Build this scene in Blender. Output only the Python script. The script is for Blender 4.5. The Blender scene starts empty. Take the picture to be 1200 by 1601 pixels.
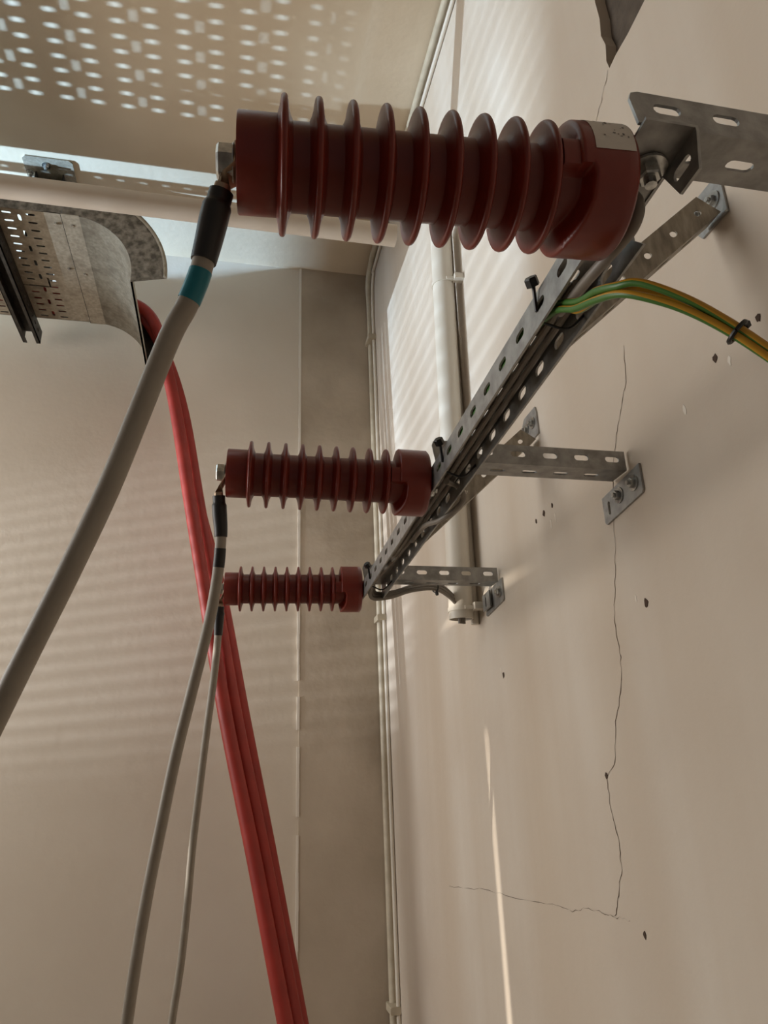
import bpy, bmesh, math, random
from math import sin, cos, pi, radians
from mathutils import Vector, Matrix
from mathutils.geometry import tessellate_polygon
random.seed(7)
SC = bpy.context.scene
COL = SC.collection
# ------------------------------------------------------------------ camera (world origin at the camera's height)
YAW, PITCH, ROLL, FPX, CX = 0.2217, 0.3551, -0.0382, 1128.4, -0.581
fw = Vector((sin(YAW)*cos(PITCH), cos(YAW)*cos(PITCH), sin(PITCH)))
rt = Vector((cos(YAW), -sin(YAW), 0)); up = rt.cross(fw)
r2 = rt*cos(ROLL)+up*sin(ROLL); u2 = -rt*sin(ROLL)+up*cos(ROLL)
cam = bpy.data.cameras.new('camera'); co = bpy.data.objects.new('camera', cam); COL.objects.link(co)
m3 = Matrix((r2, u2, -fw)).transposed().to_4x4(); m3.translation = Vector((CX, 0, 0)); co.matrix_world = m3
cam.sensor_fit = 'HORIZONTAL'; cam.sensor_width = 36; cam.lens = FPX*36/1200; cam.clip_start = .02
SC.camera = co
# ------------------------------------------------------------------ light and exposure
SC.view_settings.view_transform = 'Standard'; SC.view_settings.look = 'None'
SC.view_settings.gamma = 1; SC.view_settings.use_curve_mapping = False
SC.view_settings.exposure = 0.12
w = bpy.data.worlds.new('world'); SC.world = w; w.use_nodes = True
w.node_tree.nodes['Background'].inputs[0].default_value = (1.0, .93, .85, 1)
w.node_tree.nodes['Background'].inputs[1].default_value = .09
def lamp(kind, name, loc, target, energy, color, **kw):
    l = bpy.data.lights.new(name, kind); l.energy = energy; l.color = color
    o = bpy.data.objects.new(name, l); COL.objects.link(o); o.location = loc
    o.rotation_euler = (Vector(target)-Vector(loc)).to_track_quat('-Z', 'Y').to_euler()
    for k, v in kw.items(): setattr(l, k, v)
    return o
# daylight entering through the side window openings
lamp('AREA', 'window_daylight', (-3.25, 1.75, .55), (-.2, 1.75, .6), 46, (1, .962, .925), shape='RECTANGLE', size=1.7, size_y=1.5)
# cool light thrown up from outside through the added high opening: grazes the ceiling and throws the added tray's slots on it
lamp('SPOT', 'ground_glint', (-4.3, 2.1, 1.30), (-.9, 1.95, 2.17), 2500, (.42, .68, 1), spot_size=radians(50), spot_blend=.3, shadow_soft_size=.010)
# separate spots added low behind the louvre slats: along the back wall, and up on to the right wall
lamp('SPOT', 'added_louvre_spot', (-6.0, 2.15, -.15), (-1.5, 2.68, .55), 1350, (.84, .92, 1), spot_size=radians(15), spot_blend=.8, shadow_soft_size=.0225)
lamp('SPOT', 'added_upward_spot', (-6.0, 2.45, -.25), (0, 1.75, 1.50), 1350, (.62, .81, 1), spot_size=radians(16), spot_blend=.5, shadow_soft_size=.023)
# sunlight strip through a slit added to the left wall under the louvre
lamp('SPOT', 'added_slit_glint', (-6.0, 1.9, -.9), (0, 1.62, -.4), 1900, (1, .93, .82), spot_size=radians(16), spot_blend=.2, shadow_soft_size=.012)
# ------------------------------------------------------------------ helpers
def lin(r, g, b):
    f = lambda c: (c/255/12.92) if c/255 <= .04045 else ((c/255+.055)/1.055)**2.4
    return (f(r), f(g), f(b), 1)
def mat(name, color, rough=.6, metal=0, c2=None, scale=20, detail=5, bump=0, bscale=60, stretch=(1, 1, 1), c3=None, s3=3, spec=.5):
    m = bpy.data.materials.new(name); m.use_nodes = True
    nt = m.node_tree; b = nt.nodes['Principled BSDF']
    b.inputs['Roughness'].default_value = rough; b.inputs['Metallic'].default_value = metal
    b.inputs['Base Color'].default_value = color
    b.inputs['Specular IOR Level'].default_value = spec
    tc = nt.nodes.new('ShaderNodeTexCoord'); mp = nt.nodes.new('ShaderNodeMapping')
    nt.links.new(tc.outputs['Object'], mp.inputs[0]); mp.inputs['Scale'].default_value = stretch
    src = None
    if c2:
        n = nt.nodes.new('ShaderNodeTexNoise'); n.inputs['Scale'].default_value = scale; n.inputs['Detail'].default_value = detail
        nt.links.new(mp.outputs[0], n.inputs['Vector'])
        rp = nt.nodes.new('ShaderNodeValToRGB'); rp.color_ramp.elements[0].position = .35; rp.color_ramp.elements[1].position = .68
        rp.color_ramp.elements[0].color = color; rp.color_ramp.elements[1].color = c2
        nt.links.new(n.outputs[0], rp.inputs[0]); src = rp.outputs[0]
        if c3:
            n3 = nt.nodes.new('ShaderNodeTexNoise'); n3.inputs['Scale'].default_value = s3; n3.inputs['Detail'].default_value = 6
            nt.links.new(tc.outputs['Object'], n3.inputs['Vector'])
            r3 = nt.nodes.new('ShaderNodeValToRGB'); r3.color_ramp.elements[0].position = .45; r3.color_ramp.elements[1].position = .75
            r3.color_ramp.elements[0].color = (0, 0, 0, 1); r3.color_ramp.elements[1].color = (1, 1, 1, 1)
            nt.links.new(n3.outputs[0], r3.inputs[0])
            mx = nt.nodes.new('ShaderNodeMixRGB'); nt.links.new(r3.outputs[0], mx.inputs[0]); nt.links.new(src, mx.inputs[1])
            mx.inputs[2].default_value = c3; src = mx.outputs[0]
        nt.links.new(src, b.inputs['Base Color'])
    if bump:
        n2 = nt.nodes.new('ShaderNodeTexNoise'); n2.inputs['Scale'].default_value = bscale; n2.inputs['Detail'].default_value = 6
        nt.links.new(tc.outputs['Object'], n2.inputs['Vector'])
        bp = nt.nodes.new('ShaderNodeBump'); bp.inputs['Strength'].default_value = bump; bp.inputs['Distance'].default_value = .004
        nt.links.new(n2.outputs[0], bp.inputs['Height']); nt.links.new(bp.outputs[0], b.inputs['Normal'])
    return m
M = {}
M['plaster'] = mat('painted_plaster', lin(198, 182, 163), .75, 0, lin(212, 201, 187), 1.6, 5, .25, 30, (1, 2.6, .16), lin(194, 178, 160), 1.6)
M['plaster_back'] = mat('painted_plaster_back', lin(206, 192, 174), .75, 0, lin(213, 200, 183), 2, 6, .25, 30)
M['dirty'] = mat('grimy_plaster', lin(196, 180, 160), .8, 0, lin(176, 160, 140), 3, 8, .3, 40, (1, 1, 1), lin(150, 134, 115), 2.2)
M['ceiling'] = mat('ceiling_paint', lin(212, 194, 168), .8, 0, lin(204, 185, 158), 4, 6, .2, 40)
M['concrete'] = mat('bare_render', lin(96, 84, 72), .9, 0, lin(80, 70, 60), 40, 6, .6, 90)
M['crack'] = mat('crack_dark', lin(88, 72, 58), .95)
M['plug'] = mat('plug_hole_dark', lin(70, 52, 40), .9)
M['chip'] = mat('filler_white', lin(222, 212, 198), .7)
M['floor'] = mat('floor_screed', lin(150, 138, 122), .7, 0, lin(135, 124, 110), 6, 6)
M['silicone'] = mat('brown_red_silicone', lin(122, 38, 25), .32, 0, lin(112, 34, 22), 30, 4, .05, 120)
M['zinc'] = mat('galvanised_steel', lin(166, 165, 162), .42, .6, lin(136, 135, 132), 60, 6, .12, 150)
M['zinc_old'] = mat('weathered_zinc', lin(162, 152, 134), .6, .25, lin(140, 129, 111), 95, 8, .15, 120, (1, 1, 1), lin(122, 111, 95), 28)
M['zinc_flange'] = mat('spangled_zinc', lin(96, 90, 82), .5, .6, lin(158, 150, 140), 55, 4, .15, 120)
M['zinc_brace'] = mat('streaked_zinc', lin(160, 152, 138), .5, .6, lin(118, 110, 98), 30, 8, .1, 120, (3, 1, 1))
M['dark_steel'] = mat('dark_oxidised_steel', lin(70, 66, 60), .5, .6, lin(52, 48, 44), 40, 5)
M['bolt'] = mat('bright_zinc_bolt', lin(205, 205, 200), .28, .95, lin(150, 150, 148), 120, 4)
M['lug'] = mat('tinned_copper', lin(196, 180, 158), .4, .6, lin(172, 150, 124), 60, 4)
M['grey_cable'] = mat('grey_cable_jacket', lin(158, 149, 136), .5, 0, lin(150, 140, 127), 40, 4)
M['black'] = mat('black_shrink', lin(30, 27, 25), .45)
M['black_tie'] = mat('black_nylon', lin(16, 16, 16), .4)
M['teal'] = mat('teal_tape', lin(8, 112, 126), .4)
M['red_cable'] = mat('red_cable_jacket', lin(160, 47, 36), .5, 0, lin(144, 40, 31), 14, 6, .1, 60)
M['yellow'] = mat('yellow_insulation', lin(196, 144, 40), .4)
M['green'] = mat('green_insulation', lin(66, 112, 44), .4)
M['wire_grey'] = mat('grey_wire', lin(128, 120, 110), .45)
M['pvc'] = mat('cream_pvc', lin(222, 214, 200), .42, 0, lin(214, 205, 190), 6, 4)
M['pvc_shaded'] = mat('shaded_pvc', lin(200, 182, 162), .45, 0, lin(192, 174, 154), 6, 4)  # same plastic as the upright pipe, with shade put into a darker colour
M['cream'] = mat('painted_conduit', lin(198, 186, 164), .5, 0, lin(180, 168, 146), 25, 5)
M['paper'] = mat('label_paper', lin(214, 206, 196), .6)
M['ink'] = mat('label_ink', lin(110, 104, 100), .7)
def link(name, bm, mats, parent=None, smooth=True, recalc=True, auto=35):
    if recalc: bmesh.ops.recalc_face_normals(bm, faces=bm.faces)
    me = bpy.data.meshes.new(name); bm.to_mesh(me); bm.free()
    for m in (mats if isinstance(mats, (list, tuple)) else [mats]): me.materials.append(m)
    o = bpy.data.objects.new(name, me); COL.objects.link(o)
    if smooth:
        me.shade_smooth(); me.set_sharp_from_angle(angle=radians(auto))
    if parent: o.parent = parent
    return o
def tag(o, label, cat, group=None, kind=None):
    o['label'] = label; o['category'] = cat
    if group: o['group'] = group
    if kind: o['kind'] = kind
    return o
def struct(o, label=None, cat=None):
    o['kind'] = 'structure'
    if label: o['label'] = label
    if cat: o['category'] = cat
    return o
def empty(name, loc, label, cat, group=None, mtx=None):
    o = bpy.data.objects.new(name, None); COL.objects.link(o); o.empty_display_size = .03
    if mtx is not None: o.matrix_world = mtx
    else: o.location = loc
    return tag(o, label, cat, group)
def box(bm, a, b):
    a, b = Vector(a), Vector(b)
    vs = [bm.verts.new((x, y, z)) for x in (a.x, b.x) for y in (a.y, b.y) for z in (a.z, b.z)]
    for f in ((0,1,3,2),(4,6,7,5),(0,4,5,1),(2,3,7,6),(0,2,6,4),(1,5,7,3)): bm.faces.new([vs[i] for i in f])
def plate(bm, outer, holes, t, fr):
    """flat plate with through holes; fr(u, v, w) gives a 3-D point, w in 0..t"""
    loops = [outer]+list(holes)
    flat = [p for l in loops for p in l]
    tris = tessellate_polygon([[Vector((p[0], p[1], 0)) for p in l] for l in loops])
    A = [bm.verts.new(fr(p[0], p[1], 0)) for p in flat]; B = [bm.verts.new(fr(p[0], p[1], t)) for p in flat]
    for a, b, c in tris:
        try:
            bm.faces.new((A[a], A[b], A[c])); bm.faces.new((B[c], B[b], B[a]))
        except ValueError: pass
    k = 0
    for l in loops:
        n = len(l)
        for i in range(n):
            j = (i+1) % n
            try: bm.faces.new((A[k+i], A[k+j], B[k+j], B[k+i]))
            except ValueError: pass
        k += n
def slot(cx, cy, L, W, vert=False, n=5):
    r = W/2; h = L/2-r; pts = []
    for i in range(n+1): a = -pi/2+pi*i/n; pts.append((h+r*cos(a), r*sin(a)))
    for i in range(n+1): a = pi/2+pi*i/n; pts.append((-h+r*cos(a), r*sin(a)))
    if L <= W+1e-6: pts = [(r*cos(2*pi*i/12), r*sin(2*pi*i/12)) for i in range(12)]
    if vert: pts = [(y, x) for x, y in pts][::-1]
    return [(cx+x, cy+y) for x, y in pts]
def smooth_path(P, n=8):
    P = [Vector(p) for p in P]
    Q = [P[0]*2-P[1]]+P+[P[-1]*2-P[-2]]; out = []
    for i in range(1, len(Q)-2):
        a, b, c, d = Q[i-1:i+3]
        for k in range(n):
            t = k/n
            out.append(.5*((2*b)+(c-a)*t+(2*a-5*b+4*c-d)*t*t+(3*b-a-3*c+d)*t**3))
    out.append(P[-1]); return out
def tube(bm, path, r, segs=12, caps=True, mats=None, twist=0, phase=0, rf=None):
    path = [Vector(p) for p in path]
    T = [(path[min(i+1, len(path)-1)]-path[max(i-1, 0)]).normalized() for i in range(len(path))]
    n = T[0].orthogonal().normalized()
    if abs(T[0].z) < .9: n = (Vector((0, 0, 1))-T[0]*T[0].z).normalized()
    rings = []
    for i, p in enumerate(path):
        n = (n-T[i]*n.dot(T[i])).normalized(); b = T[i].cross(n)
        rr = rf(i/(len(path)-1)) if rf else r
        a0 = phase+twist*i/len(path)
        rings.append([bm.verts.new(p+(n*cos(a0+2*pi*k/segs)+b*sin(a0+2*pi*k/segs))*rr) for k in range(segs)])
    for i in range(len(rings)-1):
        for k in range(segs):
            f = bm.faces.new((rings[i][k], rings[i][(k+1) % segs], rings[i+1][(k+1) % segs], rings[i+1][k]))
            if mats: f.material_index = mats(k)
    if caps: bm.faces.new(rings[0][::-1]); bm.faces.new(rings[-1])
def pipe_hollow(bm, a, b, ro, ri, segs=24):
    a, b = Vector(a), Vector(b); t = (b-a).normalized(); n = t.orthogonal().normalized(); c = t.cross(n)
    R = [[bm.verts.new(p+(n*cos(2*pi*k/segs)+c*sin(2*pi*k/segs))*r) for k in range(segs)] for p, r in ((a, ro), (b, ro), (b, ri), (a, ri))]
    for i in range(4):
        for k in range(segs):
            bm.faces.new((R[i][k], R[i][(k+1) % segs], R[(i+1) % 4][(k+1) % segs], R[(i+1) % 4][k]))
def lathe(bm, prof, axis='x', segs=48, closed=False):
    """prof: list of (along, radius)"""
    rings = []
    for x, r in prof:
        if r < 1e-6: rings.append([bm.verts.new((x, 0, 0))]); continue
        rings.append([bm.verts.new((x, r*cos(2*pi*k/segs), r*sin(2*pi*k/segs))) for k in range(segs)])
    for i in range(len(rings)-1):
        A, B = rings[i], rings[i+1]
        for k in range(segs):
            j = (k+1) % segs
            if len(A) == 1 and len(B) == 1: continue
            if len(A) == 1: bm.faces.new((A[0], B[j], B[k]))
            elif len(B) == 1: bm.faces.new((A[k], A[j], B[0]))
            else: bm.faces.new((A[k], A[j], B[j], B[k]))
    if closed:
        A, B = rings[-1], rings[0]
        for k in range(segs): j = (k+1) % segs; bm.faces.new((A[k], A[j], B[j], B[k]))
def hexbolt(bm, c, d, r, h, washer=None, stud=0):
    """hex head standing on point c along direction d, on a washer"""
    d = Vector(d).normalized(); n = d.orthogonal().normalized(); b = d.cross(n); c = Vector(c)
    def prism(z0, z1, rr, k, r1=None):
        A = [bm.verts.new(c+d*z0+(n*cos(2*pi*i/k)+b*sin(2*pi*i/k))*rr) for i in range(k)]
        B = [bm.verts.new(c+d*z1+(n*cos(2*pi*i/k)+b*sin(2*pi*i/k))*(r1 or rr)) for i in range(k)]
        for i in range(k): j = (i+1) % k; bm.faces.new((A[i], A[j], B[j], B[i]))
        bm.faces.new(A[::-1]); bm.faces.new(B)
    z = 0
    if washer: prism(0, washer[1], washer[0], 20); z = washer[1]
    prism(z, z+h*.85, r, 6); prism(z+h*.85, z+h, r, 6, r*.86)
    if stud: prism(z+h, z+h+stud, r*.5, 10)
# ------------------------------------------------------------------ room shell
YB, H, FL, XL = 2.683, 2.175, -1.25, -3.4
# right wall: a plaster layer with a rectangular break-out near the top, bare render behind it
bm = bmesh.new()
edge = [(.30, 1.093), (.40, 1.091), (.52, 1.094), (.60, 1.090), (.648, 1.093), (.70, 1.089), (.738, 1.091), (.759, 1.088), (.763, 1.11), (.757, 1.14), (.764, 1.17), (.759, 1.205), (.762, 1.25), (.757, 1.31), (.762, 1.40), (.758, 1.55), (.30, 1.55)]
plate(bm, [(-1.6, FL), (YB, FL), (YB, H), (-1.6, H)], [edge], .02, lambda u, v, w: (w, u, v))
wr = struct(link('wall_right', bm, M['plaster'], smooth=False), 'cream painted plaster wall carrying the steel brackets', 'wall')
bm = bmesh.new(); box(bm, (.02, -1.6, FL), (.12, YB+.1, H)); 
link('bare_render', bm, M['concrete'], wr, False)['label'] = 'bare brown-grey render behind the plaster'
# back wall: light panel on the left, grimy strip towards the corner standing slightly proud
bm = bmesh.new(); box(bm, (XL-.1, YB, FL), (0, YB+.1, H))
wb = struct(link('wall_back', bm, M['plaster_back'], smooth=False), 'pale back wall behind the hanging cables', 'wall')
bm = bmesh.new(); box(bm, (-.318, YB-.008, FL), (0, YB, H)); link('corner_panel', bm, M['dirty'], wb, False)['label'] = 'grimy darker strip of wall beside the corner'
bm = bmesh.new(); n = 60
for i in range(n):
    z0 = FL+(H-FL)*i/n; z1 = FL+(H-FL)*(i+1)/n; wd = .006+random.random()*.003
    if z0 > .5: wd = .008
    if random.random() < .12 and z0 < .5: continue
    box(bm, (-.324-random.random()*.002, YB-.010, z0), (-.324+wd, YB-.0005, z1))
link('joint_bead', bm, M['chip'], wb, False)['label'] = 'chipped white filler bead along the joint'
bm = bmesh.new(); box(bm, (XL-.1, -1.6, H), (.12, YB+.1, H+.1))
ce = struct(link('ceiling', bm, M['ceiling'], smooth=False), 'tan painted ceiling above the tray', 'ceiling')
bm = bmesh.new(); box(bm, (XL-.1, -1.6, FL-.1), (.12, YB+.1, FL))
struct(link('floor', bm, M['floor'], smooth=False), 'plain screed floor below the view', 'floor')
bm = bmesh.new(); plate(bm, [(-1.6, FL), (YB, FL), (YB, H), (-1.6, H)], [[(-.1, -.4), (2.55, -.4), (2.55, 1.0), (-.1, 1.0)], [(-.1, 1.478), (2.55, 1.478), (2.55, 2.1), (-.1, 2.1)], [(1.771, -1.2), (1.789, -1.2), (1.783, -.473), (1.775, -.468)]], .1, lambda u, v, w: (XL-w, u, v))  # high opening and thin slit added to steer light on ceiling and right wall
wl = struct(link('wall_left', bm, M['plaster_back'], smooth=False), 'left wall with the louvred opening, out of view', 'wall')
bm = bmesh.new()
for a, b in (((-.1, -.4), (2.55, -.36)), ((-.1, .96), (2.55, 1.0)), ((-.1, -.36), (-.06, .96)), ((2.51, -.36), (2.55, .96))):
    box(bm, (XL-.08, a[0], a[1]), (XL-.02, b[0], b[1]))
wn = struct(link('window_1', bm, M['dark_steel'], smooth=False), 'steel window frame with louvre slats, out of view', 'window')
sl = None
for i in range(42):
    z = -.34+i*.031
    if z > .94: break
    if sl is None:
        bm = bmesh.new()
        vs = [bm.verts.new(c) for c in ((-.014, -.06, -.007), (.014, -.06, .007), (.014, 2.51, .007), (-.014, 2.51, -.007))]
        f = bm.faces.new(vs); bmesh.ops.solidify(bm, geom=[f], thickness=.0015)
        sl = link('slat', bm, M['dark_steel'], wn, False); s = sl
    else:
        s = sl.copy(); COL.objects.link(s); s.parent = wn
    s.location = (XL-.05, 0, z)
# cracks and plug holes of the right wall
CRACKS = [
 [(.7634,1.0888),(.7889,1.0615),(.8118,1.0445),(.8267,1.0248)],
 [(.8521,.6144),(.8643,.5539),(.8889,.523),(.9168,.4818),(.9381,.4367),(.9599,.3489),(.9758,.2815),(.9988,.2168),(.9968,.158),(1.0071,.1168),(1.0386,.0685),(1.0566,.014),(1.0888,-.0084),(1.0876,-.0585),(1.0787,-.0934),(1.0802,-.1364),(1.1021,-.1727),(1.1202,-.2021)],
 [(1.985,-.2599),(1.741,-.2387),(1.5429,-.2294),(1.3412,-.2173),(1.2652,-.2166),(1.2043,-.2035),(1.1519,-.2032),(1.1225,-.2032),(1.0762,-.2021)]]
for ci, P in enumerate(CRACKS):
    bm = bmesh.new(); pts = []
    for i in range(len(P)-1):
        for k in range(6):
            t = k/6; j = .0022 if 0 < i+k else 0
            pts.append(Vector((P[i][0]+(P[i+1][0]-P[i][0])*t+random.uniform(-j, j), P[i][1]+(P[i+1][1]-P[i][1])*t+random.uniform(-j, j))))
    pts.append(Vector(P[-1]))
    prev = None
    for i, q in enumerate(pts):
        d = (pts[min(i+1, len(pts)-1)]-pts[max(i-1, 0)]).normalized(); nn = Vector((-d.y, d.x))
        wd = random.uniform(.0002, .0007)*(1 if ci != 2 else (0.9 if random.random() > .35 else .15))
        if ci == 1 and i > 42: wd *= 1.2
        cur = [bm.verts.new((-.0006, q.x+nn.x*wd, q.y+nn.y*wd)), bm.verts.new((-.0006, q.x-nn.x*wd, q.y-nn.y*wd))]
        if prev: bm.faces.new((prev[0], prev[1], cur[1], cur[0]))
        prev = cur
    link('crack', bm, M['crack'], wr, False)
for y, z, r in ((.6699,.477,.0042),(.5905,.4806,.0042),(1.2319,.4616,.0035),(1.1947,.4639,.0045),(1.1564,.4663,.0035),(.9059,.2228,.005),(1.4773,.201,.005),(1.0405,-.2139,.004),(1.0888,-.006,.004)):
    bm = bmesh.new()
    ring = [(y+r*random.uniform(.7, 1.2)*cos(2*pi*k/10), z+1.35*r*random.uniform(.7, 1.2)*sin(2*pi*k/10)) for k in range(10)]
    plate(bm, ring, [], .0016, lambda u, v, w: (-.0009+w*.5, u, v))
    link('plug_hole', bm, M['plug'], wr, False)
# small white scuffs where plugs were pulled
for y, z, l in ((.745,.445,.02),(.648,.46,.015),(1.15,.44,.02),(1.17,.435,.02),(.93,.235,.012),(1.49,.21,.02),(.62,.47,.012)):
    bm = bmesh.new()
    ring = [(y+.003*random.uniform(.4, 1.2)*cos(2*pi*k/9), z+l*.5*random.uniform(.7, 1.1)*sin(2*pi*k/9)) for k in range(9)]
    plate(bm, ring, [], .0008, lambda u, v, w: (-.0005+w*.5, u, v)); link('paint_scuff', bm, M['chip'], wr, False)
# ------------------------------------------------------------------ perforated trays
def cell_field(bm, x0, nx, y0, ny, z, sw=.0085, t=.0015, px=.14, py=.072):
    for i in range(nx):
        for j in range(ny):
            ax, ay = x0+i*px, y0+j*py
            hs = [slot(ax+.035, ay+.018, .028, sw), slot(ax+.035, ay+.054, .028, sw), slot(ax+.105, ay+.018, .028, sw), slot(ax+.105, ay+.054, .028, sw), slot(ax+.07, ay+.036, .020+sw, sw+.001, True)]
            plate(bm, [(ax, ay), (ax+px, ay), (ax+px, ay+py), (ax, ay+py)], hs, t, lambda u, v, w: (u, v, z+w))
TZ, TY0, TY1 = 1.70, 1.955, 2.535
tray = empty('cable_tray', (-1.6, 2.25, TZ), 'galvanised perforated cable tray with curved drop-out end below the ceiling', 'cable tray')
def child(o, root):
    o.parent = root; o.matrix_parent_inverse = root.matrix_basis.inverted(); return o
bm = bmesh.new(); cell_field(bm, -2.32, 8, TY0+.003, 8, TZ)
box(bm, (-1.20, TY0, TZ), (-1.1405, TY1, TZ+.0015))
child(link('perforated_sheet', bm, M['zinc_old'], smooth=False), tray)
for y, nm in ((TY0, 'near'), (TY1, 'far')):
    bm = bmesh.new(); s = 1 if nm == 'near' else -1
    box(bm, (-2.35, y, TZ), (-1.1405, y+.0015*s, TZ+.1)); box(bm, (-2.35, y, TZ+.0985), (-1.1405, y-.008*s, TZ+.1))
    child(link('side_flange', bm, M['zinc_flange'], smooth=False), tray)
# drop-out elbow
ex, ez, ri, ro = -1.115, TZ-.2, .2, .302
N = 20
arc = [(-1.139, TZ-.0015)]+[(ex+ri*sin(a), ez+ri*cos(a)-.0015) for a in [pi/2*i/N for i in range(N+1)]]+[(ex+ri, ez-.03)]
bm = bmesh.new(); rows = []
for x, z in arc: rows.append([bm.verts.new((x, TY0-.0005, z)), bm.verts.new((x, TY1+.0005, z))])
fs = [bm.faces.new((rows[i][0], rows[i][1], rows[i+1][1], rows[i+1][0])) for i in range(len(rows)-1)]
bmesh.ops.solidify(bm, geom=fs, thickness=.0015)
child(link('elbow_sheet', bm, M['zinc_old']), tray)
for y, end in ((TY0, -.005), (TY1, -.10)):
    bm = bmesh.new(); A = []
    ins = arc; out = [(-1.139, TZ+.102)]+[(ex+ro*sin(a), ez+ro*cos(a)) for a in [pi/2*i/N for i in range(N+1)]]+[(ex+ro, ez+end)]
    hole = []
    if end < -.05:
        ins = arc[:-1]+[(ex+ri-.006, ez-.055)]; out = out[:14]+[(ex+ri+.045, ez+.05), (ex+ri+.036, ez-.055)]; hole = [slot(ex+ri+.018, ez-.040, .010, .010)]
    plate(bm, ins+out[::-1], hole, .0015, lambda u, v, w: (u, y-.00075+w, v))
    if y == TY0:   # rolled lip on the outer edge
        lip = bmesh.new(); tube(lip, [(p[0], y-.005, p[1]) for p in out[1:]], .006, 10); child(link('rolled_lip', lip, M['zinc_old']), tray)
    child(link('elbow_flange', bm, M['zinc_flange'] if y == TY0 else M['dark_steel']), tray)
bm = bmesh.new(); box(bm, (-1.142, TY0-.003, TZ-.0035), (-1.088, TY1+.002, TZ-.0015)); child(link('joint_strap', bm, M['zinc_old'], smooth=False), tray)
for x in (-1.143, -1.087):
    bm = bmesh.new(); box(bm, (x-.001, TY0-.002, TZ-.0032), (x+.001, TY1+.001, TZ-.0012)); child(link('seam', bm, M['dark_steel'], smooth=False), tray)
for x, y in ((-1.165, 2.22), (-1.115, 2.24), (-1.165, 2.0), (-1.115, 2.0)):
    bm = bmesh.new(); hexbolt(bm, (x, y, TZ-.003), (0, 0, -1), .006, .003); child(link('rivet', bm, M['bolt'], smooth=False), tray)
for x in (-1.17, -1.11):
    bm = bmesh.new(); hexbolt(bm, (x, TY0-.001, TZ+.04), (0, -1, 0), .007, .005); child(link('flange_bolt', bm, M['zinc'], smooth=False), tray)
# strut beneath it with its hanger and ceiling plate
hang = empty('tray_hanger', (-1.28, 2.26, H), 'dark steel hanger with slotted cross strut and ceiling plate', 'hanger')
bm = bmesh.new(); sx0, sx1, sy0, sy1, sz1, sz0 = -1.398, -1.336, 1.93, 2.625, TZ-.003, TZ-.058
box(bm, (sx0, sy0, sz0), (sx0+.003, sy1, sz1)); box(bm, (sx0, sy0, sz1-.003), (sx1, sy1, sz1))
holes = [slot(sy0+.04+.05*k, (sz0+sz1)/2, .022, .010) for k in range(13)]
plate(bm, [(sy0, sz0), (sy1, sz0), (sy1, sz1), (sy0, sz1)], holes, .003, lambda u, v, w: (sx1-w, u, v))
box(bm, (sx0, sy0, sz0), (sx0+.014, sy1, sz0+.004)); box(bm, (sx1-.014, sy0, sz0), (sx1, sy1, sz0+.004))
child(link('cross_strut', bm, M['dark_steel'], smooth=False), hang)
bm = bmesh.new(); box(bm, (-1.345, 2.285, TZ), (-1.340, 2.335, H-.006)); box(bm, (-1.250, 2.285, TZ), (-1.245, 2.335, H-.006)); box(bm, (-1.345, 2.333, TZ), (-1.245, 2.338, H-.006))
child(link('hanger_post', bm, M['dark_steel'], smooth=False), hang)
bm = bmesh.new(); c = .012; x0, x1, y0, y1 = -1.378, -1.205, 2.215, 2.41
plate(bm, [(x0+c, y0), (x1-c, y0), (x1, y0+c), (x1, y1), (x0, y1), (x0, y0+c)], [], .006, lambda u, v, w: (u, v, H-.006+w))
child(link('ceiling_plate', bm, M['zinc_old'], smooth=False), hang)
for x, y in ((-1.30, 2.25), (-1.362, 2.295)):
    bm = bmesh.new(); hexbolt(bm, (x, y, H-.006), (0, 0, -1), .010, .009, (.015, .002), .012); child(link('anchor_bolt', bm, M['bolt'], smooth=False), hang)
# unseen tray added left of the frame: its slots shape the light spots on the ceiling
t2 = empty('unseen_slot_tray', (-2, 1.85, 1.93), 'unseen perforated tray added left of the frame to cast the ceiling spots', 'cable tray')
bm = bmesh.new(); cell_field(bm, -2.64, 9, 1.573, 6, 1.93, .0115)
box(bm, (-2.64, 2.005, 1.93), (-1.38, 2.165, 1.9315)); box(bm, (-2.64, 1.50, 1.93), (-1.38, 1.573, 1.9315))
child(link('perforated_sheet', bm, M['zinc_old'], smooth=False), t2)
bm = bmesh.new(); plate(bm, [(-2.64, 2.215), (-1.62, 2.215), (-1.62, 2.25), (-2.64, 2.25)], [slot(-2.6+.059*k, 2.232, .016, .008) for k in range(17)], .002, lambda u, v, w: (u, v, 1.93+w))  # strap added to cast the dotted shadow strip on the ceiling
child(link('unseen_slot_strap', bm, M['zinc'], smooth=False), t2)
bm = bmesh.new(); box(bm, (-2.6, 2.14, 1.9325), (-2.57, 2.25, 1.9345)); child(link('unseen_strap_bracket', bm, M['zinc'], smooth=False), t2)
for x, y in ((-2.5, 1.52), (-1.75, 1.52), (-2.585, 2.15)):
    bm = bmesh.new(); box(bm, (x, y, 1.9315), (x+.006, y+.006, H)); child(link('unseen_tray_rod', bm, M['dark_steel'], smooth=False), t2)
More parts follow.
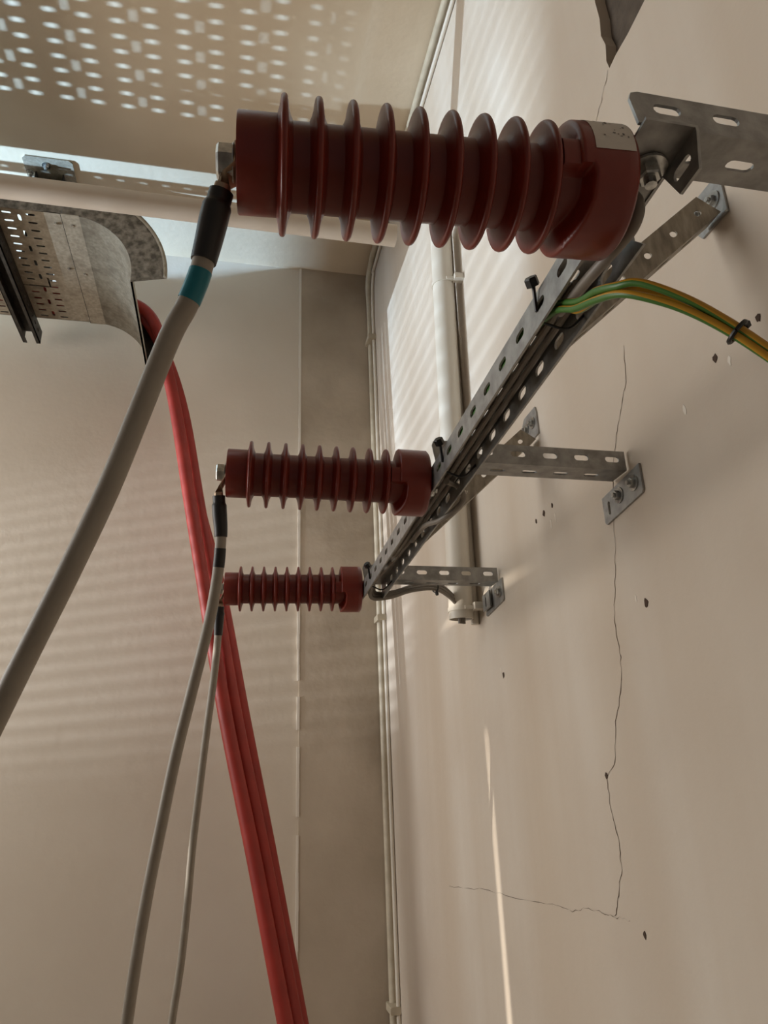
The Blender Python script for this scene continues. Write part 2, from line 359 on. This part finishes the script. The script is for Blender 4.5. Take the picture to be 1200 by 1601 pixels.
# ------------------------------------------------------------------ conduits and pipes
hp = empty('drain_pipe', (-.7, 1.62, 1.475), 'fat cream plastic pipe running level in front of the tray', 'pipe')
bm = bmesh.new(); pipe_hollow(bm, (-2.6, 1.62, 1.485), (-.152, 1.62, 1.468), .031, .028, 32); child(link('pipe_wall', bm, M['pvc_shaded']), hp)
vp = empty('cable_duct', (-.047, 1.59, .345), 'white plastic pipe standing upright against the right wall', 'pipe')
a, b = Vector((-.047, 1.592, .345)), Vector((-.045, 1.533, 1.43))
bm = bmesh.new(); pipe_hollow(bm, a, b, .0285, .0255, 32); child(link('pipe_wall', bm, M['pvc']), vp)
for t in (.835, .02):
    c = a.lerp(b, t); bm = bmesh.new(); pipe_hollow(bm, c-Vector((0, 0, .005)), c+Vector((0, 0, .005)), .0305, .028, 24)
    box(bm, (c.x+.02, c.y-.045, c.z-.006), (-.0005, c.y-.022, c.z+.010))
    box(bm, (c.x+.0, c.y-.034, c.z-.004), (c.x+.03, c.y-.026, c.z+.004))
    child(link('pipe_clip', bm, M['pvc']), vp)
def conduit(name, label, P, r, m, clips=(), grp=None, cs=(.012, .012)):
    bm = bmesh.new(); tube(bm, smooth_path(P, 6), r, 12)
    o = tag(link(name, bm, m), label, 'conduit', grp)
    return o
conduit('wall_conduit', 'thin white conduit on the wall beside the upright pipe', [(-.0105, 1.602, .335), (-.0105, 1.592, .70), (-.0105, 1.58, 1.29), (-.0105, 1.567, 1.52)], .0095, M['pvc'])
CC = [(-.014, 2.655, FL), (-.014, 2.658, -.2), (-.014, 2.656, .6), (-.013, 2.657, 1.5), (-.014, 2.655, 1.95), (-.02, 2.635, 2.09), (-.02, 2.56, 2.150), (-.02, 2.4, 2.160), (-.02, 1.4, 2.160), (-.02, .3, 2.160)]
cc = empty('corner_conduit', (-.014, 2.655, FL), 'cream conduit climbing the room corner and bending along the ceiling edge', 'conduit')
bm = bmesh.new(); tube(bm, smooth_path(CC, 8), .0125, 14); child(link('conduit_run', bm, M['cream']), cc)
for z in (-.68, .57, 1.80):
    bm = bmesh.new(); box(bm, (-.034, 2.60, z-.011), (-.001, 2.674, z+.011)); bmesh.ops.bevel(bm, geom=bm.edges[:], offset=.003, segments=1)
    child(link('saddle_clip', bm, M['cream'], smooth=False), cc)
for y in (1.36, .7):
    bm = bmesh.new(); box(bm, (-.036, y-.01, 2.142), (-.001, y+.01, 2.1745)); child(link('saddle_clip', bm, M['cream'], smooth=False), cc)
conduit('corner_cable', 'thin white cable run beside the cream corner conduit', [(-.0075, 2.607, FL), (-.0075, 2.612, .3), (-.0075, 2.614, 1.5), (-.0075, 2.612, 1.97), (-.0075, 2.575, 2.10), (-.0075, 2.45, 2.128), (-.0075, 1.2, 2.130), (-.0075, .3, 2.13)], .0068, M['pvc'])
# ------------------------------------------------------------------ steel work: rail, arms, braces
railZ = lambda y: .437-.040*(y-.45)
RX0, RX1, RH, RT = -.303, -.258, .035, .0025
RY0, RY1 = .338, 1.475
bm = bmesh.new()
hl = [slot(RY0+.04+.05*k, -.0155, .021, .0095) for k in range(22) if RY0+.06+.05*k < RY1]
plate(bm, [(RY0+.036, -RH), (RY1, -RH), (RY1, 0), (RY0+.036, 0)], hl[1:], RT, lambda u, v, w: (RX0+w, u, railZ(u)+v))
plate(bm, [(RY0, RX0+RT), (RY1, RX0+RT), (RY1, RX1-RT), (RY0, RX1-RT)], [slot(RY0+.065+.05*k, (RX0+RX1)/2, .022, .011) for k in range(22) if RY0+.085+.05*k < RY1], RT, lambda u, v, w: (v, u, railZ(u)-w))
hr = [slot(RY0+.14+.05*k, -.0175, .022, .011) for k in range(20) if RY0+.16+.05*k < RY1]+[slot(RY0+.022, -.018, .022, .010)]
plate(bm, [(RY0, -.006), (RY0+.006, -RH), (RY0+.030, -RH), (RY0+.044, -.004), (RY0+.095, -.004), (RY0+.095, -.020), (RY0+.082, -RH), (RY1-.006, -RH), (RY1, -.028), (RY1, 0), (RY0, 0)], hr, RT, lambda u, v, w: (RX1-w, u, railZ(u)+v))
rail = tag(link('support_rail', bm, M['zinc'], smooth=False), 'long slotted steel channel joining the three insulators', 'rail')
def larm(name, label, y, zb, hz=.031, dy=.043, group='slotted wall brackets'):
    root = empty(name, (0, y, zb), label, 'bracket', group)
    bm = bmesh.new(); x0, x1, t = -.306, -.0045, .0025
    sl = [slot(x0+.030+.05*k, hz*.55, .023, .0095) for k in range(6)]
    c = .008
    plate(bm, [(x0+.004, 0), (x1, 0), (x1, hz), (x0+c, hz), (x0+.002, hz-.002), (x0, hz-c)], sl, t, lambda u, v, w: (u, y+w, zb+v))
    s2 = [slot(x0+.055+.05*k, dy*.55, .024, .0095) for k in range(5)]
    plate(bm, [(RX0+.012, t), (x1, t), (x1, dy), (RX0+.012, dy)], s2, t, lambda u, v, w: (u, y+v, zb+w))
    child(link('slotted_angle', bm, M['zinc'], smooth=False), root)
    return root
def foot(root, y0, y1, zt0, zt1, h, bolts, sl):
    bm = bmesh.new()
    plate(bm, [(y0+.004, zt0-h), (y1-.004, zt1-h), (y1, zt1-h+.004), (y1, zt1), (y0, zt0), (y0, zt0-h+.004)], [slot(*sl, .022, .007, True)], .0035, lambda u, v, w: (-.0038+w, u, v))
    fo = child(link('foot_plate', bm, M['zinc'], smooth=False), root)
    for by, bz in bolts:
        bm = bmesh.new(); hexbolt(bm, (-.0038, by, bz), (-1, 0, 0), .0075, .006, (.0125, .002), .004); child(link('anchor_bolt', bm, M['bolt'], smooth=False), root)
    return fo
a1 = larm('slotted_bracket', 'slotted arm of the nearest insulator, leaving the frame at right', .344, .4425)
foot(a1, .31, .43, .44, .437, .04, ((.33, .425), (.37, .424)), (.41, .418))
a2 = larm('slotted_bracket', 'slotted arm from the middle insulator to the wall plate with two bolts', .893, .4215)
foot(a2, .862, .976, .420, .408, .045, ((.882, .397), (.925, .394)), (.958, .386))
a3 = larm('slotted_bracket', 'farthest slotted arm, above the open end of the upright pipe', 1.448, .3985)
foot(a3, 1.428, 1.541, .402, .390, .050, ((1.448, .375),), (1.522, .366))
bm = bmesh.new(); plate(bm, [(1.49, .352), (1.535, .35), (1.535, .386), (1.49, .390)], [slot(1.515, .368, .022, .006, True)], .003, lambda u, v, w: (-.012+w, u, v))
child(link('bent_tab', bm, M['zinc'], smooth=False), a3)
def brace(label, y, z0, plate_z, ylen):
    root = empty('diagonal_brace', (RX1, y, z0), label, 'brace', 'diagonal braces')
    d = Vector((.735, 0, .678)); nn = Vector((-.678, 0, .735)); s = Vector((-.252, y, z0))
    L = .335; wd = .034; bm = bmesh.new()
    hs = [slot(.03+.055*k, wd*.5, .012, .008) for k in range(6)]
    plate(bm, [(0, 0), (L, 0), (L-.01, wd), (0, wd)], hs, .0022, lambda u, v, w: tuple(s+d*u+nn*v+Vector((0, w, 0))))
    plate(bm, [(0, .0022), (L, .0022), (L, .03), (0, .03)], [slot(.055+.055*k, .016, .026, .008) for k in range(5)], .0022, lambda u, v, w: tuple(s+d*u+nn*w+Vector((0, v, 0))))
    child(link('slotted_bar', bm, M['zinc_brace'], smooth=False), root)
    bm = bmesh.new(); zp = plate_z
    plate(bm, [(y-.008, zp-.026), (y+ylen-.01, zp-.026), (y+ylen, zp-.01), (y+ylen, zp+.022), (y+ylen-.012, zp+.034), (y-.004, zp+.034), (y-.008, zp+.02)], [], .003, lambda u, v, w: (-.0034+w, u, v))
    child(link('foot_plate', bm, M['zinc'], smooth=False), root)
    for q in (.25, .75):
        bm = bmesh.new(); hexbolt(bm, (-.0034, y+ylen*q-.003, zp+.006), (-1, 0, 0), .007, .005, (.012, .002), .004); child(link('anchor_bolt', bm, M['bolt'], smooth=False), root)
    return root
brace('streaked diagonal brace behind the green and yellow wires', .60, .415, .663, .052)
brace('diagonal brace rising behind the middle slotted arm', 1.178, .386, .648, .062)
# ------------------------------------------------------------------ insulators
L = .2871
INS = [((-.2999, .3955, .4238), (.0527, -.0124)), ((-.3029, .9516, .4087), (.0449, .0267)), ((-.3023, 1.4967, .3880), (.066, .0032))]
def ins_axes(k):
    a = Vector((-1, INS[k][1][0], INS[k][1][1])).normalized(); z = (Vector((0, 0, 1))-a*a.z).normalized(); return a, z.cross(a), z
def ins_frame(k):
    m = Matrix(ins_axes(k)).transposed().to_4x4(); m.translation = Vector(INS[k][0]); return m
def tip_of(k): return Vector(INS[k][0])+ins_axes(k)[0]*L
def base_radius(x, th):
    """collar: x metres from the wall end"""
    d = abs((th-radians(-8)+pi) % (2*pi)-pi); d = d
    sm = lambda a, b, v: max(0, min(1, (v-a)/(b-a)))**2*(3-2*max(0, min(1, (v-a)/(b-a))))
    core = .0312
    bridge = 1-sm(radians(13), radians(20), d)
    low = 1 if ((th-radians(-8)+pi) % (2*pi)-pi) < 0 else 0
    rec = low*sm(radians(13), radians(17), d)*(1-sm(radians(35), radians(100), d))
    edge = .048-.010*rec
    rise = 1-sm(edge-.0045, edge+.0005, x)
    rise = rise*min(1, math.sqrt(max(.0, 1-((max(0, x-(edge-.006))/.0065)**2)*.35)))
    r = core+(.0490-core)*rise
    if bridge > 0: r = max(r, core+(.0452-core)*bridge*(1 if x < .0575 else 0))
    if x < .003: r -= .003-x
    return r
def make_insulator(label):
    root = bpy.data.objects.new('insulator', None); COL.objects.link(root); tag(root, label, 'insulator', 'ribbed insulators')
    bm = bmesh.new()
    lathe(bm, [(.030, 0), (.030, .0312), (.062, .0312), (L*.35, .0310), (L*.65, .0308), (L*.893, .0308), (L*.893+.001, .0342), (L*.893+.002, .0347), (L-.001, .0347), (L, .0340), (L, 0)], segs=64)
    link('insulator_core', bm, M['silicone'], root)
    bm = bmesh.new(); S = 120
    xs = [0, .0008, .0018, .003, .01, .02, .026]+[.028+.001*i for i in range(24)]+[.054, .0574, .0578]
    R = [[bm.verts.new((x, base_radius(x, 2*pi*k/S)*cos(2*pi*k/S), base_radius(x, 2*pi*k/S)*sin(2*pi*k/S))) for k in range(S)] for x in xs]
    for i in range(len(R)-1):
        for k in range(S): bm.faces.new((R[i][k], R[i][(k+1) % S], R[i+1][(k+1) % S], R[i+1][k]))
    bm.faces.new(R[0]); bm.faces.new(R[-1][::-1])
    link('base_collar', bm, M['silicone'], root, auto=50)
    s0 = None
    for k in range(9):
        x = L*(1-(.113+.0842*k))
        if s0 is None:
            bm = bmesh.new()
            h = [(.0068, .0285), (.0062, .0312), (.0046, .0345), (.0034, .039), (.0027, .0435), (.0023, .0460), (.0014, .0472)]; prof = [(-x, r) for x, r in h]+[(0, .0476)]+[(x, r) for x, r in h[::-1]]
            lathe(bm, prof, segs=72, closed=True); s0 = link('shed', bm, M['silicone'], root, auto=60); s = s0
        else:
            s = s0.copy(); COL.objects.link(s); s.parent = root
        s.location = (x, 0, 0)
    bm = bmesh.new(); hexbolt(bm, (L+.0035, 0, .0), (1, 0, 0), .0128, .0115); 
    b = link('terminal_bolt', bm, M['bolt'], root, False); b['label'] = 'shiny hexagonal terminal bolt'
    bm = bmesh.new(); pipe_hollow(bm, (L+.0028, 0, 0), (L+.0036, 0, 0), .0135, .006, 24); link('spring_washer', bm, M['bolt'], root, False)
    return root
def copy_tree(o, parent=None):
    c = o.copy(); COL.objects.link(c); c.parent = parent
    for ch in list(o.children): copy_tree(ch, c)
    return c
ins = make_insulator('nearest and largest red-brown ribbed insulator, top of the picture')
ins_b = copy_tree(ins); ins_b['label'] = 'middle red-brown ribbed insulator of the three in a row'
ins_c = copy_tree(ins); ins_c['label'] = 'farthest and smallest red-brown ribbed insulator, lowest of the three'
for k, o in enumerate((ins, ins_b, ins_c)): o.matrix_world = ins_frame(k)
# name plate on the nearest one
bm = bmesh.new(); rows = []
for i in range(5):
    x = .004+.031*i/4
    rows.append([bm.verts.new((x, .0494*cos(radians(-8+78*k/12)), .0494*sin(radians(-8+78*k/12)))) for k in range(13)])
for i in range(4):
    for k in range(12): bm.faces.new((rows[i][k], rows[i][k+1], rows[i+1][k+1], rows[i+1][k]))
lab = link('rating_label', bm, M['paper'], ins); lab['label'] = 'small white rating label'
bm = bmesh.new()
for i in range(26):
    x = .008+random.random()*.020; a = radians(4+random.random()*46); wx = random.uniform(.0006, .0022); wa = random.uniform(.012, .05)
    vs = [bm.verts.new((x+dx, .0496*cos(a+da), .0496*sin(a+da))) for dx, da in ((0, 0), (wx, 0), (wx, wa), (0, wa))]; bm.faces.new(vs)
link('label_print', bm, M['ink'], lab, False)
# big bolts holding them to the rail
for b, lb in ((Vector((RX0+RT, .3955, .4225)), 'nearest'), (Vector((RX0+RT, .9516, .400)), 'middle'), (Vector((RX0+RT, 1.455, .378)), 'farthest')):
    bm = bmesh.new(); hexbolt(bm, b, (1, 0, 0), .010, .009, (.0150, .0025), .004)
    o = tag(link('fixing_bolt', bm, M['bolt'], smooth=False), 'hex bolt and washer fixing the %s insulator inside the channel' % lb, 'bolt', 'fixing bolts')
bm = bmesh.new(); hexbolt(bm, (-.2765, .377, .4372), (0, 0, -1), .0095, .009, (.0150, .0025), .006)
tag(link('fixing_bolt', bm, M['bolt'], smooth=False), 'hex bolt with large washer at the near end of the channel', 'bolt', 'fixing bolts')
bm = bmesh.new(); tube(bm, smooth_path([(-.288,.52,.405),(-.288,.455,.398),(-.281,.424,.402),(-.2775,.408,.4055),(-.276,.399,.413),(-.2765,.396,.421),(-.2785,.397,.428)], 6), .0052, 12)
tag(link('control_wire', bm, M['wire_grey']), 'short grey wire curling up behind the base of the nearest insulator', 'wire', 'grey control wires')
# ------------------------------------------------------------------ cables
def loft(bm, secs, segs=16):
    """secs: (centre, thin axis, thin half, wide axis, wide half)"""
    R = []
    for c, t, th, wv, wh in secs:
        ring = []
        for k in range(segs):
            a = 2*pi*k/segs; ca, sa = cos(a), sin(a); e = .6
            ring.append(bm.verts.new(Vector(c)+Vector(t)*th*math.copysign(abs(ca)**e, ca)+Vector(wv)*wh*math.copysign(abs(sa)**e, sa)))
        R.append(ring)
    for i in range(len(R)-1):
        for k in range(segs): j = (k+1) % segs; bm.faces.new((R[i][k], R[i][j], R[i+1][j], R[i+1][k]))
    bm.faces.new(R[0][::-1]); bm.faces.new(R[-1])
def split(path, s0, s1):
    """piece of a dense path between two arc lengths"""
    acc = 0; out = []
    for i in range(len(path)-1):
        d = (path[i+1]-path[i]).length
        if d == 0: continue
        lo, hi = max(s0, acc), min(s1, acc+d)
        if lo < hi:
            if not out: out.append(path[i].lerp(path[i+1], (lo-acc)/d))
            out.append(path[i].lerp(path[i+1], (hi-acc)/d))
        acc += d
    return out
def grey_cable(label, pts, ki, sleeve, bands, r=.0078):
    axis, yax, zax = ins_axes(ki); tipc = tip_of(ki)
    f = (1.068, 1.026, 1.007)[ki]; pts = [Vector((CX, 0, 0))+(Vector(q)-Vector((CX, 0, 0)))*f for q in pts]; sleeve *= f; bands = [(a*f, b*f, m, l) for a, b, m, l in bands]
    root = empty('grey_cable', pts[0], label, 'cable', 'grey hanging cables')
    P = smooth_path(pts, 10)
    bm = bmesh.new(); tube(bm, split(P, sleeve*.9, 99), r, 20); child(link('cable_jacket', bm, M['grey_cable']), root)
    bm = bmesh.new()
    tube(bm, split(P, 0, sleeve), r, 20, rf=lambda t: (.0088 if t < .2 else (.0088+.0016*min(1, (t-.2)/.05) if t < .5 else .0104-.0014*(t-.5)*2)))
    o = child(link('shrink_sleeve', bm, M['black']), root); o['label'] = 'black shrink sleeve'
    for s0, s1, mk, lb in bands:
        bm = bmesh.new(); tube(bm, split(P, s0, s1), r+.0004, 20); o = child(link('tape_band', bm, M[mk]), root); o['label'] = lb
    # lug: flat palm under the terminal bolt, turning down into the barrel
    t = Vector(tipc); ax = axis; yv = yax
    p0 = Vector(pts[0]); d = (Vector(pts[1])-p0).normalized()
    side = d.cross(ax).normalized(); thin = side.cross(d).normalized()
    bm = bmesh.new()
    secs = [(t+ax*.0016+zax*.0145, ax, .0014, yv, .005), (t+ax*.0016+zax*.011, ax, .0014, yv, .0105), (t+ax*.0016, ax, .0014, yv, .0125), (t+ax*.0016-zax*.010, ax, .0014, yv, .0120),
            (t.lerp(p0, .62)+ax*.0018, ax, .0022, yv, .0100), (p0-d*.004, thin, .0058, side, .0074), (p0+d*.010, thin, .0066, side, .0066)]
    loft(bm, secs); o = child(link('cable_lug', bm, M['lug']), root); o['label'] = 'tinned copper lug'
    return root
GREY1 = [(-0.5962,0.3923,0.3749),(-0.5998,0.3976,0.3602),(-0.6039,0.4044,0.3388),(-0.6084,0.41,0.3182),(-0.6154,0.4167,0.2989),(-0.6254,0.4238,0.2777),(-0.6427,0.4393,0.2269),(-0.6599,0.4551,0.1783),(-0.6797,0.4701,0.1304),(-0.6998,0.4861,0.0861),(-0.7115,0.4946,0.0591),(-0.7318,0.5103,0.0125)]
GREY2 = [(-0.5992,0.9522,0.3763),(-0.5975,0.9587,0.3552),(-0.5947,0.9666,0.33),(-0.5945,0.973,0.3043),(-0.596,0.9798,0.2788),(-0.5996,0.988,0.2449),(-0.6069,0.9965,0.1982),(-0.6231,1.0082,0.1195),(-0.6392,1.0201,0.0401),(-0.6531,1.0388,-0.0439),(-0.6657,1.0561,-0.1252),(-0.6749,1.0748,-0.1976),(-0.6828,1.0989,-0.2707),(-0.6875,1.1159,-0.327)]
GREY3 = [(-0.5969,1.5205,0.3524),(-0.5983,1.5293,0.3244),(-0.5992,1.5356,0.2855),(-0.6038,1.5545,0.2096),(-0.6142,1.5776,0.0975),(-0.6224,1.6,0.0003),(-0.6319,1.631,-0.1187),(-0.637,1.6614,-0.2244),(-0.6445,1.6917,-0.3285),(-0.6567,1.7229,-0.4321),(-0.6648,1.7535,-0.5222)]
grey_cable('thick grey cable with a teal band hanging from the nearest insulator', GREY1, 0, .0500, [(.0570, .0790, 'teal', 'teal tape band')])
grey_cable('grey cable with a black tape band hanging from the middle insulator', GREY2, 1, .057, [(.073, .099, 'black', 'black tape band')])
grey_cable('thinnest-looking grey cable hanging from the farthest insulator', GREY3, 2, .060, [])
RED = {'front left red cable of the three dropping from the tray end': [(-2.3,2.40,1.727),(-1.25,2.40,1.727),(-1.02,2.41,1.726),(-0.905,2.42,1.665),(-0.838,2.41,1.4562),(-0.7873,2.4,1.2494),(-0.7212,2.38,0.9126),(-0.659,2.36,0.6057),(-0.5758,2.34,0.2015),(-0.4812,2.32,-0.1912),(-0.3874,2.29,-0.6009),(-0.3469,2.28,-0.7684)],
 'middle red cable of the three, pressed between the other two': [(-2.3,2.455,1.727),(-1.25,2.455,1.727),(-1.01,2.46,1.732),(-0.925,2.47,1.68),(-0.8388,2.46,1.5045),(-0.7668,2.45,1.2773),(-0.6961,2.43,0.933),(-0.6295,2.41,0.6191),(-0.5444,2.38,0.2044),(-0.4504,2.35,-0.1953),(-0.3573,2.32,-0.6113),(-0.3186,2.31,-0.7811)],
 'rear right red cable, darkest of the three behind the others': [(-2.3,2.505,1.727),(-1.25,2.505,1.727),(-1.01,2.507,1.74),(-0.92,2.507,1.70),(-0.8383,2.5100,1.5186),(-0.7737,2.5100,1.3084),(-0.7011,2.4900,0.9560),(-0.6114,2.4600,0.6322),(-0.5196,2.4300,0.2082),(-0.4287,2.4000,-0.2005),(-0.3383,2.3700,-0.6257),(-0.2992,2.3600,-0.7995)]}
for lb, P in RED.items():
    P = P+[(P[-1][0]+.1, P[-1][1]-.02, FL)]
    bm = bmesh.new(); tube(bm, smooth_path(P, 8), .0218, 20); tag(link('red_cable', bm, M['red_cable']), lb, 'cable', 'red power cables')
# green and yellow earth wires leaving the channel
GYP = [[(-.2965,.9,.412),(-.2965,.62,.424),(-.292,.53,.416),(-.293,.475,.384),(-.300,.436,.364),(-.2985,.411,.350),(-.2892,.3947,.3416),(-.2664,.381,.321),(-.2423,.3731,.2988),(-.2188,.3665,.2735),(-.1957,.3641,.2516),(-.15,.362,.20)],
 [(-.2965,.9,.4045),(-.2965,.62,.4165),(-.2935,.53,.4085),(-.296,.478,.378),(-.300,.440,.358),(-.2980,.413,.344),(-.2888,.3982,.3322),(-.2661,.3839,.3132),(-.2421,.3755,.2924),(-.2186,.3687,.2676),(-.1954,.3663,.2458),(-.15,.364,.195)],
 [(-.289,.9,.411),(-.289,.62,.423),(-.286,.53,.414),(-.290,.484,.381),(-.295,.446,.363),(-.2915,.420,.3505),(-.2836,.4039,.3429),(-.2603,.3898,.3231),(-.2356,.3816,.3012),(-.2115,.3749,.2759),(-.1878,.3725,.2537),(-.142,.371,.20)]]
for P, lb, ph in zip(GYP, ('upper green and yellow earth wire arching right from the channel', 'lower green and yellow earth wire, undermost of the bundle', 'green and yellow earth wire running behind the other two'), (.2, .5, 2.2)):
    bm = bmesh.new(); tube(bm, smooth_path(P, 10), .0032, 12, mats=lambda k: 1 if k < 6 else 0, twist=2.2, phase=ph)
    tag(link('earth_wire', bm, [M['yellow'], M['green']]), lb, 'wire', 'earth wires')
# grey control wires in the channel, looping out at its far end into the pipe
CTRL = [(-.280,1.38,.386),(-.287,1.44,.377),(-.279,1.468,.360),(-.2375,1.482,.366),(-.1848,1.50,.3857),(-.1274,1.52,.3961),(-.0828,1.56,.3904),(-.054,1.583,.3714),(-.046,1.592,.345),(-.046,1.592,.30+.1)]
for k, lb in enumerate(('lowest grey control wire looping from the channel to the pipe mouth', 'middle grey control wire of the loop to the pipe mouth', 'topmost grey control wire of the loop to the pipe mouth')):
    off = Vector(((k-1)*.005, (k-1)*.006, k*.0075)); z0 = [(-.268-.010*k, .50, .424), (-.267-.010*k, .62, .421), (-.267-.010*k, .95, .406), (-.270-.008*k, 1.2, .396)]
    P = z0+[tuple(Vector(p)+off*(1 if i < 6 else max(.2, 1-(i-5)*.25))) for i, p in enumerate(CTRL[:-1])]+[(-.050+.004*k, 1.590, .36+.05), ]
    P = P[:-2]+[(-.052+.006*k, 1.588+.003*k, .362), (-.052+.006*k, 1.590+.003*k, .335)]
    bm = bmesh.new(); tube(bm, smooth_path(P, 8), .0040, 10); tag(link('control_wire', bm, M['wire_grey']), lb, 'wire', 'grey control wires')
LOOP = [(-.2686,1.17,.3926),(-.279,1.05,.378),(-.272,.99,.366),(-.2573,.957,.372),(-.2487,.94,.384),(-.2575,.928,.3955),(-.272,.92,.398),(-.286,.9,.392)]
bm = bmesh.new(); tube(bm, smooth_path(LOOP, 8), .0042, 10); tag(link('control_wire', bm, M['wire_grey']), 'short grey wire looping out below the middle insulator', 'wire', 'grey control wires')
# ------------------------------------------------------------------ cable ties
def tie(label, strap, head, d):
    root = empty('cable_tie', head, label, 'cable tie', 'black cable ties')
    bm = bmesh.new(); tube(bm, smooth_path(strap, 5), .0019, 6); child(link('strap', bm, M['black_tie']), root)
    bm = bmesh.new(); hexbolt(bm, Vector(head)-Vector(d)*.002, d, .0066, .009); child(link('tie_head', bm, M['black_tie'], smooth=False), root)
    return root
for y, lb in ((.528, 'black cable tie on the channel beside the earth wires'), (.850, 'black cable tie on the channel above the middle insulator'), (1.375, 'black cable tie near the far end of the channel')):
    z = railZ(y)
    tie(lb, [(RX0-.001, y+.006, z-.020), (RX0-.003, y+.002, z-.008), (RX0-.0045, y-.001, z-.002), (RX0-.005, y-.002, z+.002)], (RX0-.006, y-.003, z+.004), (-.5, -.5, .6))
    bm = bmesh.new(); tube(bm, smooth_path([(RX0+.002, y, z-RH-.002), ((RX0+RX1)/2, y-.006, z-RH-.010), (RX1-.001, y-.002, z-.024)], 5), .0014, 6)
    o = link('cross_strap', bm, M['black_tie'])
    par = [x for x in COL.objects if x.name.startswith('cable_tie') and x.get('label') == lb][0]; child(o, par)
def ring(bm, c, d, r, rr=.0014, n=18):
    d = Vector(d).normalized(); a = d.orthogonal().normalized(); b = d.cross(a)
    tube(bm, [Vector(c)+(a*cos(2*pi*k/n)+b*sin(2*pi*k/n))*r for k in range(n+1)], rr, 6, caps=False)
bm = bmesh.new(); ring(bm, (-.2335, .3745, .2905), (.6, -.25, -.7), .0085, .0018); hexbolt(bm, (-.2265, .3755, .2962), (.76, .13, .63), .0038, .006)
tag(link('cable_tie', bm, M['black_tie']), 'black cable tie around the green and yellow wires at right', 'cable tie', 'black cable ties')
bm = bmesh.new(); ring(bm, (-.1274, 1.52, .403), (1, .3, .1), .0125, .0016); hexbolt(bm, (-.127, 1.512, .389), (0, -.4, -.9), .004, .008)
tag(link('cable_tie', bm, M['black_tie']), 'black cable tie around the grey wires under the far arm', 'cable tie', 'black cable ties')
